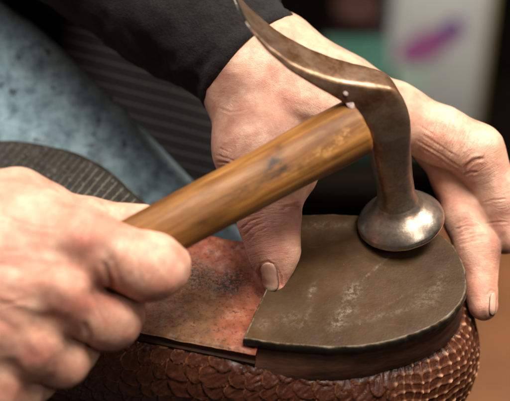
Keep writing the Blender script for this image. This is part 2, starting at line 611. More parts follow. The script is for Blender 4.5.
def patch(name, t0, t1, nq, lift, thick, mat, shrink=0.0, attrs_fn=None, height=None):
    sel = np.where((tt >= t0 - 1e-6) & (tt <= t1 + 1e-6))[0]
    q = np.linspace(shrink, 1 - shrink, nq)
    A = Nw[sel][:, None, :] * (1 - q)[None, :, None] + Fw[sel][:, None, :] * q[None, :, None]
    tg = np.repeat(tt[sel][:, None], nq, 1)
    qg = np.repeat(q[None, :], len(sel), 0)
    e = np.minimum(qg - shrink, 1 - shrink - qg)
    A = A.copy()
    A[..., 2] += 0.01 * (zsole(tg) - ZS) + lift - 0.0007 * np.exp(-(e / 0.012) ** 2)
    if height is not None:
        A[..., 2] += height(tg, qg, A)
    n0, n1 = A.shape[:2]
    V = A.reshape(-1, 3)
    fs = grid_faces(n0, n1)
    # skirt
    b = [i * n1 for i in range(n0)] + [(n0 - 1) * n1 + j for j in range(1, n1)] + [i * n1 + n1 - 1 for i in range(n0 - 2, -1, -1)] + [j for j in range(n1 - 2, 0, -1)]
    lowv = V[b].copy()
    lowv[:, 2] = V[b][:, 2] - thick
    base = len(V)
    V = np.vstack([V, lowv])
    m = len(b)
    fs += [(b[k], b[(k + 1) % m], base + (k + 1) % m, base + k) for k in range(m)]
    at = {}
    if attrs_fn:
        for k, a in attrs_fn(tg, qg, A).items():
            at[k] = np.concatenate([a.ravel(), a.ravel()[b]])
    return obj(name, V, fs, mat, shoe, attrs=at)


def waist_attrs(t, q, A):
    x, y, _ = proj(A.reshape(-1, 3))
    br = sstep(232, 190, x) * sstep(255, 290, y) + 0.75 * blob(195, 300, 45, 30, 0.2, x, y) + 0.6 * sstep(330, 350, y) * sstep(260, 220, x)
    bl = 2.0 * blob(232, 283, 17, 12, -0.4, x, y) + 1.4 * blob(196, 276, 18, 16, 0, x, y) + 0.6 * blob(170, 300, 20, 12, 0, x, y) + 0.5 * blob(160, 320, 30, 10, .2, x, y)
    return {'brown': np.clip(br, 0, 1).reshape(t.shape), 'black': np.clip(bl, 0, 1.7).reshape(t.shape)}


patch('waist_leather', 0, 3.0, 120, 0.0, 0.0034, WAIST, 0.012, waist_attrs,
      lambda t, q, A: 0.0005 * fbm(A * 120, 3) - 0.0012 * np.exp(-((q - 0.5) / 0.3) ** 2) * (1 - 0 * t))


def rib(t, q):
    u = (t - 3.15 + 0.20 * (q - 0.5) ** 2 * 4 * 0.5) * 8.0
    f = np.abs((u % 1.0) - 0.5) * 2
    g = sstep(0.13, 0.04, f)
    edge = np.minimum(q, 1 - q)
    centre = sstep(0.18, 0.40, edge) * sstep(3.75, 4.2, t)
    side = sstep(0.02, 0.05, edge)
    return g * side * (1 - 0.96 * centre) * sstep(3.12, 3.2, t)


patch('half_sole', 2.92, 7, 160, 0.0010, 0.0042, TREAD, 0.0,
      lambda t, q, A: {'groove': rib(t, q) * (1 - 0.72 * sstep(3.8, 4.7, t)), 'plain': sstep(3.25, 3.1, t) * 1.0}, lambda t, q, A: -0.0007 * rib(t, q) + 0.0003 * fbm(A * 90, 3))
patch('welt', 0.0, 7, 24, -0.0030, 0.0032, WELT, -0.006)

# upper
near = np.array([p[:2] for p in Nw])[::-1]
far = np.array([p[:2] for p in Fw])
heel_part = spline(pad_pts, 300)
k0, k1 = 30, 292
loop = np.vstack([near[:-25], heel_part[k0:k1], far[30:]])
lo, sarc, slen = even(loop, 700, True)
ker = np.exp(-np.linspace(-2, 2, 25) ** 2)
ker /= ker.sum()
for c in range(2):
    lo[:, c] = np.convolve(np.concatenate([lo[-12:, c], lo[:, c], lo[:12, c]]), ker, 'valid')
up, sarc, slen = even(lo, 1700, True)
nrm = normals2(up)
# make outward
ctr = up.mean(0)
if np.mean(((up - ctr) * nrm).sum(1)) < 0:
    nrm = -nrm
x0 = G(262, 340, 0)[0]
heelness = sstep(x0 - 0.012, x0 + 0.05, up[:, 0])
ztop = -0.0088 - 0.0092 * heelness
NTV = 150
prof_d = np.array([-0.25, 0.0, 0.4, 1.0, 1.8, 2.8, 3.8, 4.8, 5.6])      # depth cm
prof_o = np.array([-0.55, -0.12, 0.30, 0.62, 0.82, 0.80, 0.55, 0.10, -0.6])
dd = np.linspace(-0.25, 5.6, NTV)
oo = np.interp(dd, prof_d, prof_o)
oo = np.convolve(np.pad(oo, 6, mode='edge'), np.ones(13) / 13, 'valid')
V = np.zeros((len(up), NTV, 3))
V[..., :2] = up[:, None, :] + nrm[:, None, :] * (oo * 0.01)[None, :, None]
V[..., 2] = ztop[:, None] - dd[None, :] * 0.01
V3 = np.concatenate([nrm, np.zeros((len(nrm), 1))], 1)
sg = np.repeat(sarc[:, None], NTV, 1) * 100
tg = np.repeat((np.concatenate([[0], np.cumsum(np.hypot(np.diff(dd), np.diff(oo)))]))[None, :], len(up), 0)
pn = np.stack([sg * 0.55, tg * 0.55, 0 * sg], -1)
sw = sg + 0.19 * fbm(pn * 1.6, 3)
tw = tg + 0.19 * fbm(pn * 1.6 + 9.1, 3)
# rows of rounded scales, each row lying over the roots of the next
ea, eb_ = -0.62, 0.78
aa = sw * ea + tw * eb_
bb = sw * eb_ - tw * ea
Pa, Pb, hh = 0.46, 0.80, 0.50
i0 = np.floor(aa / Pa)
best = np.full(aa.shape, np.nan)
row = np.zeros(aa.shape)
bloc = np.zeros(aa.shape)
colm = np.zeros(aa.shape)
for k in (2, 1, 0, -1, -2):
    ii = i0 + k
    jit_r = 0.10 * np.sin(ii * 7.31)
    ub = bb / Pb + 0.5 * (ii % 2) + jit_r
    bl_ = (ub - np.floor(ub) - 0.5) * 2
    hv = hh * (1 + 0.12 * np.sin(np.floor(ub) * 5.7 + ii * 3.1))
    fr = ii * Pa + hv * np.sqrt(np.clip(1 - np.abs(bl_) ** 2.2, 0, 1))
    m_ = aa <= fr
    best = np.where(m_, fr - aa, best)
    row = np.where(m_, ii, row)
    bloc = np.where(m_, bl_, bloc)
    colm = np.where(m_, np.floor(ub), colm)
dist_f = np.nan_to_num(best, nan=0.3)
cid = row * 13.7 + colm * 7.3
tone = np.abs(np.sin(cid * 12.9898) * 43758.5) % 1
wrk = fbm(np.stack([bloc * 4.5 + cid, dist_f * 2.2, 0 * sg], -1), 3)
hb = 0.95 * np.exp(-dist_f / 0.45) + 0.35 * (1 - np.abs(bloc) ** 3) + 0.30 * wrk * sstep(0.0, 0.12, dist_f) - 0.35 * sstep(0.05, 0.0, dist_f)
eb = sstep(0.075, 0.02, dist_f + 0.02 * fbm(pn * 6, 3)) * sstep(-0.6, 0.3, fbm(pn * 2.2 + 4, 3) + 0.15)  # pale rims: light caught by the scale edges, painted into their tan
# small beaded scales at the back of the heel
Ls = 0.33
a_ = 0.16
ps, qs = (sw * math.cos(a_) + tw * math.sin(a_)) / Ls, (-sw * math.sin(a_) + tw * math.cos(a_)) / (Ls * 1.05)
gx, gy = np.abs(ps % 1 - 0.5) * 2, np.abs(qs % 1 - 0.5) * 2
ex, ey = sstep(0.62, 0.95, gx), sstep(0.62, 0.95, gy)
es = np.maximum(ex, ey)
node = sstep(0.42, 0.85, gx * gy)
jit = 0.6 + 0.5 * fbm(np.stack([ps, qs, 0 * ps], -1) * 1.3, 2)
hs = 0.35 * es + 0.55 * node * jit
xm, ym, wm = proj(V.reshape(-1, 3))
xm = xm.reshape(sg.shape)
kk = sstep(383, 412, xm + 6 * fbm(pn * 2, 2))
kk = np.where(V[..., 1] > cen[1] + 0.03, sstep(0, 1, 1.0), kk) if False else kk
H = (hb * (1 - kk) * 0.00095 + hs * kk * 0.0010)
V += V3[:, None, :] * H[..., None]
V[..., 2] += 0.3 * H
obj('upper', V.reshape(-1, 3), grid_faces(len(up), NTV, True, False, True), SNAKE, shoe,
    attrs={'edge': np.clip(eb * (1 - kk) * 0.85 + 0.24 * es * kk, 0, 1).ravel(), 'dots': np.clip(node * kk * jit, 0, 1).ravel(), 'tone': (tone * 0.9 * (1 - kk)).ravel()})

# ------------------------------------------------------------------ hammer
fb = G(401.5, 224.5, 0.28)
hammer = thing('hammer', "cobbler's hammer with honey-brown wooden handle and rusty steel head over the heel pad", 'hammer', fb)
NV = np.array([0.30, -0.954, 0.0])
axis = (P(415.5, 156, 1.25) + P(375.5, 160, 1.25)) / 2 - NV * 0.007 - fb
print('neck', axis)
axis /= np.linalg.norm(axis)
nv0 = NV - axis * (axis @ NV)
nv0 /= np.linalg.norm(nv0)
mv0 = np.cross(nv0, axis)
if mv0[0] < 0:
    mv0 = -mv0
st = []   # station: centre (3), m vector (3), n vector (3), exponent, polish
for zc, r, pol, ex in ((0.0, 0.02, .9, 2), (0.0, 0.8, .9, 2), (0.015, 1.25, .9, 2), (0.05, 1.46, .9, 2), (0.09, 1.535, .95, 2), (0.14, 1.575, 1.0, 2), (0.21, 1.582, .95, 2), (0.27, 1.56, .8, 2), (0.34, 1.53, .72, 2),
                       (0.48, 1.42, .70, 2), (0.64, 1.25, .66, 2), (0.80, 1.05, .58, 2), (0.96, 0.87, .5, 2), (1.16, 0.745, .42, 2.1), (1.5, 0.670, .38, 2.3), (1.9, 0.650, .36, 2.5), (2.4, 0.655, .34, 2.7)):
    st.append(np.concatenate([(fb + axis * zc * 0.01) * 100, mv0 * r, nv0 * r, [ex, pol]]))
for ox, oy, ix, iy, w, hn, ex, pol in ((415.5, 156, 375.5, 160, 1.25, .70, 3.0, .34), (415, 137, 370, 143, 1.75, .70, 4.0, .26), (412, 118, 362.5, 127, 2.15, .67, 6.0, .2), (406.5, 104, 355, 115, 2.4, .63, 8.0, .17), (398.5, 93, 348, 109, 2.6, .60, 6.0, .10),
                                       (386, 88, 341, 104, 2.75, .60, 6.0, .10), (366, 85, 333, 98.5, 2.9, .66, 6.0, .10), (345, 81.5, 322, 92.5, 3.1, .74, 6.0, .10), (321, 75, 306, 83, 3.3, .84, 6.0, .10), (297, 65, 288, 71, 3.5, .95, 6.0, .10), (275, 50.5, 269.5, 54.5, 3.7, 1.06, 8.0, .18),
                                       (258, 35, 254.5, 37.8, 3.85, 1.12, 7.0, .22), (251.5, 28, 248.5, 30.5, 3.92, 1.12, 6.0, .35), (250.5, 26.5, 247.5, 29.0, 3.95, 1.12, 6.0, 1.0), (246.5, 20.5, 244.0, 22.5, 4.0, 1.12, 5.0, 1.0)):
    a, b = P(ox, oy, w) * 100, P(ix, iy, w) * 100
    st.append(np.concatenate([(a + b) / 2 - NV * hn, (a - b) / 2, NV * hn, [ex, pol]]))
st = np.array(st)
full = np.vstack([spline(st[:14], 90)[:-1], spline(st[13:], 230)])
NA = 96
th = np.linspace(0, 2 * math.pi, NA, endpoint=False)
Vs, pol = [], []
for i in range(len(full)):
    r = full[i]
    e = 2.0 / max(r[9], 1.9)
    cx = np.sign(np.cos(th)) * np.abs(np.cos(th)) ** e
    cy = np.sign(np.sin(th)) * np.abs(np.sin(th)) ** e
    Vs.append((r[:3] + r[6:9] * cx[:, None] + r[3:6] * cy[:, None]) * 0.01)
    corner = np.clip(np.minimum(np.abs(cx), np.abs(cy)) - 0.78, 0, 1) * 4.5 * sstep(3.0, 6.0, r[9])
    pol.append(np.clip(r[10] + corner * 0.05, 0, 1))
V = np.vstack(Vs)
V += 0.00014 * fbm(V * 260, 3)[:, None] * np.array([0.5, 0.5, 0.5])
pol = np.concatenate(pol)
nst = len(full)
V = np.vstack([V, full[-1:, :3] * 0.01])
fs = grid_faces(nst, NA, False, True, True) + [((nst - 1) * NA + (j + 1) % NA, (nst - 1) * NA + j, nst * NA) for j in range(NA)]
head = obj('hammer_head', V, fs, STEEL, hammer, attrs={'polish': np.append(pol, 1.0)})
# pale wedge ends at the eye
for (x, y, w, a) in ((345.5, 93.5, 2.93, 2.2), (350, 104.0, 2.68, 4.2)):
    c0 = P(x, y, w)
    vv, ff = [], []
    nu_, nv_ = 16, 10
    for i in range(nv_):
        f = math.pi * i / (nv_ - 1)
        for j in range(nu_):
            g = 2 * math.pi * j / nu_
            l = np.array([math.sin(f) * math.cos(g), math.sin(f) * math.sin(g), math.cos(f)])
            vv.append(c0 + (R * l[0] * 1.15 * a + U * (l[1] * a - 0.5 * l[0] * a) - F * l[2] * 0.8) * PX * (1 + 0.10 * math.sin(2 * g + x)))
    obj('wedge', vv, grid_faces(nv_, nu_, False, True), WEDGE, hammer)

# handle
h0, h1, h2 = P(358.5, 126.5, 1.95), P(158, 233, 4.0), P(88, 270, 4.15)
hp = spline([h0 * 100, (0.66 * h0 + 0.34 * h1) * 100 + U * 0.03, (0.33 * h0 + 0.67 * h1) * 100 + U * 0.02, h1 * 100, h2 * 100], 260) * 0.01
ht = np.gradient(hp, axis=0)
ht /= np.linalg.norm(ht, axis=1)[:, None]
nv_ = -F[None, :] - ht * (ht @ -F)[:, None]
nv_ /= np.linalg.norm(nv_, axis=1)[:, None]
mv_ = np.cross(ht, nv_)
u = np.linspace(0, 1, 260)
rad = np.interp(u, [0, 0.006, 0.014, 0.1, 0.3, 0.6, 1], [0.90, 0.955, 0.975, 0.985, 0.955, 0.915, 0.90]) * 0.01
NA = 64
th = np.linspace(0, 2 * math.pi, NA, endpoint=False)
Vs, lc = [], []
dist = np.concatenate([[0], np.cumsum(np.linalg.norm(np.diff(hp, axis=0), axis=1))])
for i in range(260):
    e = 2 / 2.25
    cx = np.sign(np.cos(th)) * np.abs(np.cos(th)) ** e
    cy = np.sign(np.sin(th)) * np.abs(np.sin(th)) ** e
    Vs.append(hp[i] + nv_[i] * (cx * rad[i] * 0.9)[:, None] + mv_[i] * (cy * rad[i])[:, None])
    lc.append(np.column_stack([np.full(NA, dist[i]), cx * rad[i], cy * rad[i]]))
V = np.vstack(Vs)
lc = np.vstack(lc)
V += mv_.mean(0) * (0.00045 * fbm(lc * np.array([28, 60, 60]), 3))[:, None] + 0.00008 * fbm(lc * np.array([120, 400, 400]), 3)[:, None]
V = np.vstack([V, hp[:1] , hp[-1:]])
lc = np.vstack([lc, [[0, 0, 0]], [[dist[-1], 0, 0]]])
fs = grid_faces(260, NA, False, True) + [(j, 260 * NA, (j + 1) % NA) for j in range(NA)] + [(259 * NA + j, 259 * NA + (j + 1) % NA, 260 * NA + 1) for j in range(NA)]
hx, hy, _ = proj(V)
stn = 1.6 * blob(275, 164, 8, 8, 0.5, hx, hy) + 1.2 * blob(275, 172, 15, 6, -0.4, hx, hy) + 0.85 * blob(278, 148, 4, 4, 0, hx, hy) + 0.8 * blob(245, 190, 25, 7, -.45, hx, hy) + 0.9 * blob(300, 170, 14, 6, -0.5, hx, hy) + 0.8 * blob(205, 222, 22, 8, -.5, hx, hy) + 0.5 * blob(330, 160, 26, 5, -.5, hx, hy) + .6 * blob(342, 105, 6, 4, -.5, hx, hy)
chip = 0.7 * blob(325, 152, 18, 6, -0.5, hx, hy) + 0.6 * blob(345, 135, 10, 6, -.5, hx, hy)
obj('handle', V, fs, WOOD, hammer, attrs={'lc': lc, 'stain': np.clip(stn, 0, 1.3), 'chip': np.clip(chip, 0, 1)})

# ------------------------------------------------------------------ hands (implicit surface, polygonised)


def cone_sdf(X, a, b, ra, rb):
    ba = b - a
    t = np.clip(((X - a) @ ba) / (ba @ ba + 1e-12), 0, 1).astype(np.float32)
    return np.linalg.norm(X - a - t[..., None] * ba, axis=-1) - (ra + (rb - ra) * t)


def smin(a, b, k):
    h = np.clip(0.5 + 0.5 * (b - a) / k, 0, 1)
    return b * (1 - h) + a * h - k * h * (1 - h)


def surface_nets(Fv, org, h):
    s = Fv < 0
    nx, ny, nz = Fv.shape
    cs = np.zeros((nx - 1, ny - 1, nz - 1), np.int8)
    offs = [(i, j, k) for i in (0, 1) for j in (0, 1) for k in (0, 1)]

    def sl(o):
        return (slice(o[0], nx - 1 + o[0]), slice(o[1], ny - 1 + o[1]), slice(o[2], nz - 1 + o[2]))
    for o in offs:
        cs += s[sl(o)]
    act = np.argwhere((cs > 0) & (cs < 8))
    acc = np.zeros((len(act), 3))
    cnt = np.zeros(len(act))
    for o in offs:
        for ax in range(3):
            if o[ax]:
                continue
            o2 = list(o)
            o2[ax] = 1
            ia = act + np.array(o)
            ib = act + np.array(o2)
            fa = Fv[ia[:, 0], ia[:, 1], ia[:, 2]]
            fb_ = Fv[ib[:, 0], ib[:, 1], ib[:, 2]]
            m = (fa < 0) != (fb_ < 0)
            t = np.where(m, fa / (fa - fb_ + 1e-20), 0)
            pos = np.array(o, float)[None, :].repeat(len(act), 0)
            pos[:, ax] += t
            acc[m] += pos[m]
            cnt[m] += 1
    V = (act + acc / cnt[:, None]) * h + org
    idx = np.full((nx - 1, ny - 1, nz - 1), -1, np.int64)
    idx[act[:, 0], act[:, 1], act[:, 2]] = np.arange(len(act))
    quads = []
    for ax in range(3):
        a1, a2 = [(1, 2), (2, 0), (0, 1)][ax]
        sa = [slice(None)] * 3
        sb = [slice(None)] * 3
        sa[ax] = slice(0, -1)
        sb[ax] = slice(1, None)
        ch = s[tuple(sa)] != s[tuple(sb)]
        e = np.argwhere(ch)
        e = e[(e[:, a1] > 0) & (e[:, a2] > 0) & (e[:, a1] < Fv.shape[a1] - 1) & (e[:, a2] < Fv.shape[a2] - 1)]
        ins = s[e[:, 0], e[:, 1], e[:, 2]]
        d1 = np.zeros(3, int)
        d1[a1] = 1
        d2 = np.zeros(3, int)
        d2[a2] = 1
        c = [e - d1 - d2, e - d2, e, e - d1]
        q = np.stack([idx[k[:, 0], k[:, 1], k[:, 2]] for k in c], 1)
        q = np.where(ins[:, None], q, q[:, ::-1])
        quads.append(q[(q >= 0).all(1)])
    return V, np.vstack(quads)


def chain(pts):
    return [(P(a[0], a[1], a[2]), P(b[0], b[1], b[2]), a[3] * 0.01, b[3] * 0.01) for a, b in zip(pts[:-1], pts[1:])]


def eval_prims(X, prims, k):
    o = None
    for a, b, ra, rb in prims:
        d_ = cone_sdf(X, a.astype(np.float32), b.astype(np.float32), ra, rb)
        o = d_ if o is None else smin(o, d_, k)
    return o


def make_hand(palm, fingers, kp=0.008, kf=0.0045, kff=0.0012, kpf=0.005, h=0.00045, pad=0.004):
    allp = [p for c in [palm] + fingers for p in c]
    lo = np.min([np.minimum(a - ra, b - rb) for a, b, ra, rb in allp], 0) - pad
    hi = np.max([np.maximum(a + ra, b + rb) for a, b, ra, rb in allp], 0) + pad
    n = np.ceil((hi - lo) / h).astype(int) + 1
    gx, gy, gz = [np.arange(k, dtype=np.float32) * h for k in n]
    Fv = np.zeros(n, np.float32)
    step = 24
    for i in range(0, n[0], step):
        X = np.stack(np.meshgrid(gx[i:i + step] + lo[0], gy + lo[1], gz + lo[2], indexing='ij'), -1).astype(np.float32)
        fp = eval_prims(X, palm, kp)
        ff = None
        for c in fingers:
            d_ = eval_prims(X, c, kf)
            ff = d_ if ff is None else smin(ff, d_, kff)
        Fv[i:i + step] = smin(fp, ff, kpf)
    return surface_nets(Fv, lo, h)


def vnormals(V, Q):
    n = np.zeros_like(V)
    fn = np.cross(V[Q[:, 2]] - V[Q[:, 0]], V[Q[:, 3]] - V[Q[:, 1]])
    for k in range(4):
        np.add.at(n, Q[:, k], fn)
    return n / (np.linalg.norm(n, axis=1)[:, None] + 1e-20)


def relax(V, Q, it=3, lam=0.5):
    for _ in range(it):
        s = np.zeros_like(V)
        c = np.zeros(len(V))
        for a in range(4):
            b = (a + 1) % 4
            np.add.at(s, Q[:, a], V[Q[:, b]])
            np.add.at(c, Q[:, a], 1)
            np.add.at(s, Q[:, b], V[Q[:, a]])
            np.add.at(c, Q[:, b], 1)
        V = V + lam * (s / c[:, None] - V)
    return V


def seg_dist(x, y, poly):
    dmin = np.full(len(x), 1e9)
    tl = np.zeros(len(x))
    L = 0
    seg = [math.hypot(b[0] - a[0], b[1] - a[1]) for a, b in zip(poly[:-1], poly[1:])]
    tot = sum(seg)
    for (a, b), sl_ in zip(zip(poly[:-1], poly[1:]), seg):
        dx, dy = b[0] - a[0], b[1] - a[1]
        t = np.clip(((x - a[0]) * dx + (y - a[1]) * dy) / (sl_ ** 2), 0, 1)
        d_ = np.hypot(x - a[0] - t * dx, y - a[1] - t * dy)
        m = d_ < dmin
        dmin = np.where(m, d_, dmin)
        tl = np.where(m, (L + t * sl_) / tot, tl)
        L += sl_
    return dmin, tl


def sculpt(V, Q, creases, reds, dirt_shades, bumps=(), lump=0.00035):
    N = vnormals(V, Q)
    x, y, w = proj(V)
    front = sstep(0.0, 0.25, N @ -F)
    disp = lump * fbm(V * 95, 3)
    for bx, by, rx, ry, rot, a in bumps:
        disp += a * 0.001 * blob(bx, by, rx, ry, rot, x, y) * front
    for poly, wid, dep in creases:
        d_, t = seg_dist(x, y, poly)
        d_ = d_ + 0.5 * fbm(np.stack([x * 0.2, y * 0.2, 0 * x], -1), 2)
        taper = np.clip(np.minimum(t, 1 - t) * 6 + 0.15, 0, 1)
        disp += front * taper * dep * 0.0008 * (-np.exp(-(d_ / wid) ** 2) + 0.38 * np.exp(-((np.abs(d_) - 2.2 * wid) / (1.1 * wid)) ** 2))
    V = V + N * disp[:, None]
    red = np.zeros(len(V))
    for rx_, ry_, a, b, rot, s in reds:
        red += s * blob(rx_, ry_, a, b, rot, x, y)
    dirt_shade = np.zeros(len(V))
    for poly, wid, s in dirt_shades:
        if len(poly) == 1:
            dirt_shade += s * np.exp(-((x - poly[0][0]) ** 2 + (y - poly[0][1]) ** 2) / wid ** 2)
        else:
            d_, t = seg_dist(x, y, poly)
            dirt_shade += s * np.exp(-(d_ / wid) ** 2)
    return V, np.clip(red, 0, 1), np.clip(dirt_shade, 0, 1)


person = thing('person', 'cobbler in a black sleeve and blue apron, hands holding the shoe and hammer', 'person', P(150, 90, -9.5))


def add_nail(hand, V, Q, base, tip, wid, parent, curve_dir=None):
    """base/tip: image places of the nail root and free edge, wid in px; laid on the skin"""
    bv = BVHTree.FromPolygons([tuple(v) for v in V], [tuple(int(i) for i in q) for q in Q])
    b, t = np.array(base, float), np.array(tip, float)
    ax = t - b
    L = np.linalg.norm(ax)
    ax /= L
    sd = np.array([-ax[1], ax[0]])
    nu, nv = 22, 26
    out, lc, ok = [], [], True
    for i in range(nu):
        a = i / (nu - 1)
        for j in range(nv):
            c = j / (nv - 1)
            # rounded outline
            ww = wid * (1 - 0.30 * max(0, (c - 0.72) / 0.28) ** 2 - 0.35 * max(0, (0.22 - c) / 0.22) ** 2)
            bow = 1 - 0.10 * (2 * a - 1) ** 2
            p = b + ax * L * (0.06 * (2 * a - 1) ** 2 + c * (bow - 0.06 * (2 * a - 1) ** 2)) + sd * ww * (a - 0.5)
            ray = F * D + R * ((p[0] - 255) * PX) + U * ((200.5 - p[1]) * PX)
            ray /= np.linalg.norm(ray)
            hit, nr_, _, _ = bv.ray_cast(Vector(CAM), Vector(ray))
            if hit is None:
                hit, nr_, _, _ = bv.find_nearest(Vector(CAM + ray * D))
            out.append(np.array(hit) + np.array(nr_) * (0.00004 + 0.00030 * (1 - (2 * a - 1) ** 2) + 0.00022 * c))
            lc.append((a, c, 0))
    V2 = np.array(out).reshape(nu, nv, 3)
    for _ in range(2):
        V2[1:-1, 1:-1] = (V2[1:-1, 1:-1] * 2 + V2[:-2, 1:-1] + V2[2:, 1:-1] + V2[1:-1, :-2] + V2[1:-1, 2:]) / 6
    o = obj('fingernail', V2.reshape(-1, 3), grid_faces(nu, nv), NAIL, parent, attrs={'lc': np.array(lc)})
    # faces towards the camera
    m = o.modifiers.new('thickness', 'SOLIDIFY')
    m.thickness = 0.0004
    m.offset = 0
    return o




def along(V, chains, joints):
    num = np.zeros(len(V))
    den = np.zeros(len(V))
    for ci, c in enumerate(chains):
        L = ci * 0.37
        for a, b, ra, rb in c:
            ba = b - a
            l = np.linalg.norm(ba)
            tt_ = np.clip(((V - a) @ ba) / (l * l), -0.3, 1.3)
            tc = np.clip(tt_, 0, 1)
            d_ = np.linalg.norm(V - a - tc[:, None] * ba, axis=1) - (ra + (rb - ra) * tc)
            wgt = np.exp(-np.clip(d_, -0.01, 0.05) / 0.0009)
            num += wgt * (L + tt_ * l)
            den += wgt
            L += l
    al = num / den
    lc = np.stack([al, (V @ R) * 0.16, (V @ U) * 0.16], 1)
    x, y, _ = proj(V)
    wr = np.full(len(V), 0.15)
    for jx, jy, r, a in joints:
        wr += a * np.exp(-((x - jx) ** 2 + (y - jy) ** 2) / r ** 2)
    return {'lc': lc, 'wr': np.clip(wr, 0, 1.2)}


# --- hand holding the shoe
palm = chain([(180, -10, -3.9, 2.1), (256, 66, -2.5, 2.02)]) \
    + chain([(262, 74, -2.4, 2.0), (318, 108, -1.9, 1.85), (385, 118, -1.9, 1.1)]) \
    + chain([(275, 66, -2.9, 1.85), (330, 92, -2.6, 1.3), (402, 116, -2.4, 1.02)]) \
    + chain([(285, 66, -3.4, 1.5), (340, 92, -3.5, 1.15), (396, 112, -3.6, 1.0)]) \
    + chain([(246, 84, -2.2, 1.45), (259, 150, -1.2, 1.48), (282, 168, -0.9, 1.35)])
thumb = chain([(258, 148, -1.1, 1.42), (268, 200, -0.5, 1.06), (269, 222, -0.35, 1.04), (274, 252, -0.15, 0.86), (274.5, 286, -0.05, 0.37)])
middle = chain([(396, 116, -2.3, 1.05), (440, 135, -2.2, 1.03), (476, 152, -2.1, 0.98), (499, 196, -2.4, 0.80), (504, 236, -2.7, 0.66)])
index = chain([(400, 122, -3.2, 0.8), (434, 146, -3.4, 0.72), (455, 180, -3.1, 0.76), (466, 216, -2.7, 0.80), (477, 252, -2.2, 0.76), (483, 305, -1.6, 0.55)])
V, Q = make_hand(palm, [thumb, middle, index])
V = relax(V, Q, 2)
creases = [
    ([(300, 203), (292, 206), (283, 207)], 1.3, .7), ([(300, 211), (291, 209), (280, 210)], 0.9, .3),
    ([(240, 222), (249, 214), (262, 211)], 0.9, .28), ([(240, 230), (250, 221), (266, 216)], 0.9, .32), ([(243, 236), (253, 227), (268, 221)], 0.9, .3), ([(246, 243), (256, 233), (268, 227)], .8, .22),
    ([(216, 155), (228, 158), (240, 164)], 0.9, .25), ([(217, 162), (228, 163), (236, 168)], .9, .25), ([(219, 148), (231, 153)], .8, .2),
    ([(463, 172), (466, 166), (474, 160), (484, 158)], 1.5, .8), ([(462, 176), (470, 172), (478, 172)], 1.2, .5),
    ([(416, 140), (440, 154), (462, 168)], 1.0, .28), ([(420, 133), (440, 146), (458, 157)], .9, .22), ([(422, 148), (440, 160), (456, 170)], .9, .25), ([(418, 125), (436, 136)], .8, .15),
    ([(446, 196), (455, 190), (464, 186)], .8, .2), ([(449, 206), (459, 199), (470, 196)], .8, .2),
    ([(455, 230), (466, 226), (480, 226)], .9, .25), ([(457, 238), (468, 234), (484, 233)], .9, .3), ([(458, 245), (470, 242), (487, 240)], .9, .22),
    ([(484, 224), (495, 222), (508, 222)], .9, .25), ([(483, 203), (494, 200), (508, 199)], .9, .2),
    ([(218, 108), (230, 112), (244, 110)], 1.2, .2),
]
# nail folds
creases += [([(261, 264), (258, 274), (262, 286), (270, 294)], 1.0, .45), ([(261, 264), (268, 261), (275, 265)], 1.0, .4), ([(275, 265), (281, 277), (281, 288)], .9, .35)]
creases += [([(486, 296), (491, 290), (497, 292)], .9, .3)]
reds = [(268, 235, 24, 32, 0, .6), (290, 205, 12, 10, 0, .5), (276, 290, 16, 16, 0, .55), (470, 165, 16, 16, 0, .25), (484, 300, 16, 24, 0, .35), (462, 240, 14, 14, 0, .2), (500, 235, 16, 22, 0, .35), (225, 150, 12, 14, 0, .2), (440, 190, 14, 22, 0, .25), (250, 225, 14, 14, 0, .2)]
dirt_shades = [([(262, 265), (259, 276), (264, 288), (271, 296)], 2.2, .75), ([(268, 298), (278, 290)], 3.0, .6), ([(500, 252)], 11, .75), ([(484, 312), (488, 320)], 3.0, .7), ([(486, 298), (485, 312)], 1.6, .25),
         ([(300, 205), (291, 208)], 1.6, .4), ([(240, 224), (262, 212)], 1.5, .25), ([(242, 233), (266, 218)], 1.5, .25), ([(463, 174), (472, 162), (484, 158)], 1.7, .35), ([(457, 240), (484, 234)], 1.5, .25),
         ([(482, 322)], 8, .35), ([(280, 262), (286, 278)], 3, .25), ([(250, 238), (258, 264)], 9, .38), ([(274, 228), (284, 250)], 12, .24), ([(272, 215), (296, 206)], 5, .25), ([(498, 236)], 10, .3), ([(470, 300), (472, 315)], 4, .3)]
bumps = [(292, 208, 7, 8, 0, 0.7), (224, 158, 10, 10, 0, .5), (268, 250, 14, 16, 0, .3), (340, 92, 60, 5, .55, .35), (320, 118, 55, 5, .3, .3), (448, 120, 14, 9, .5, .5)]
V, red, dirt_shade = sculpt(V, Q, creases, reds, dirt_shades, bumps)
lat = along(V, [palm, thumb, middle, index], [(265, 218, 22, .9), (470, 160, 24, .8), (464, 236, 18, .9), (497, 215, 18, .6), (430, 145, 26, .5), (224, 158, 14, .8), (268, 245, 25, .4)])
lhand = obj('hand', V, Q, SKIN, person, attrs={'red': red, 'dirt_shade': dirt_shade, **lat}, label='hand pressing its thumb on the sole beside the heel pad')
add_nail(lhand, V, Q, (267.5, 263), (272, 292), 17, lhand)
add_nail(lhand, V, Q, (493, 293), (491.5, 315), 6, lhand)

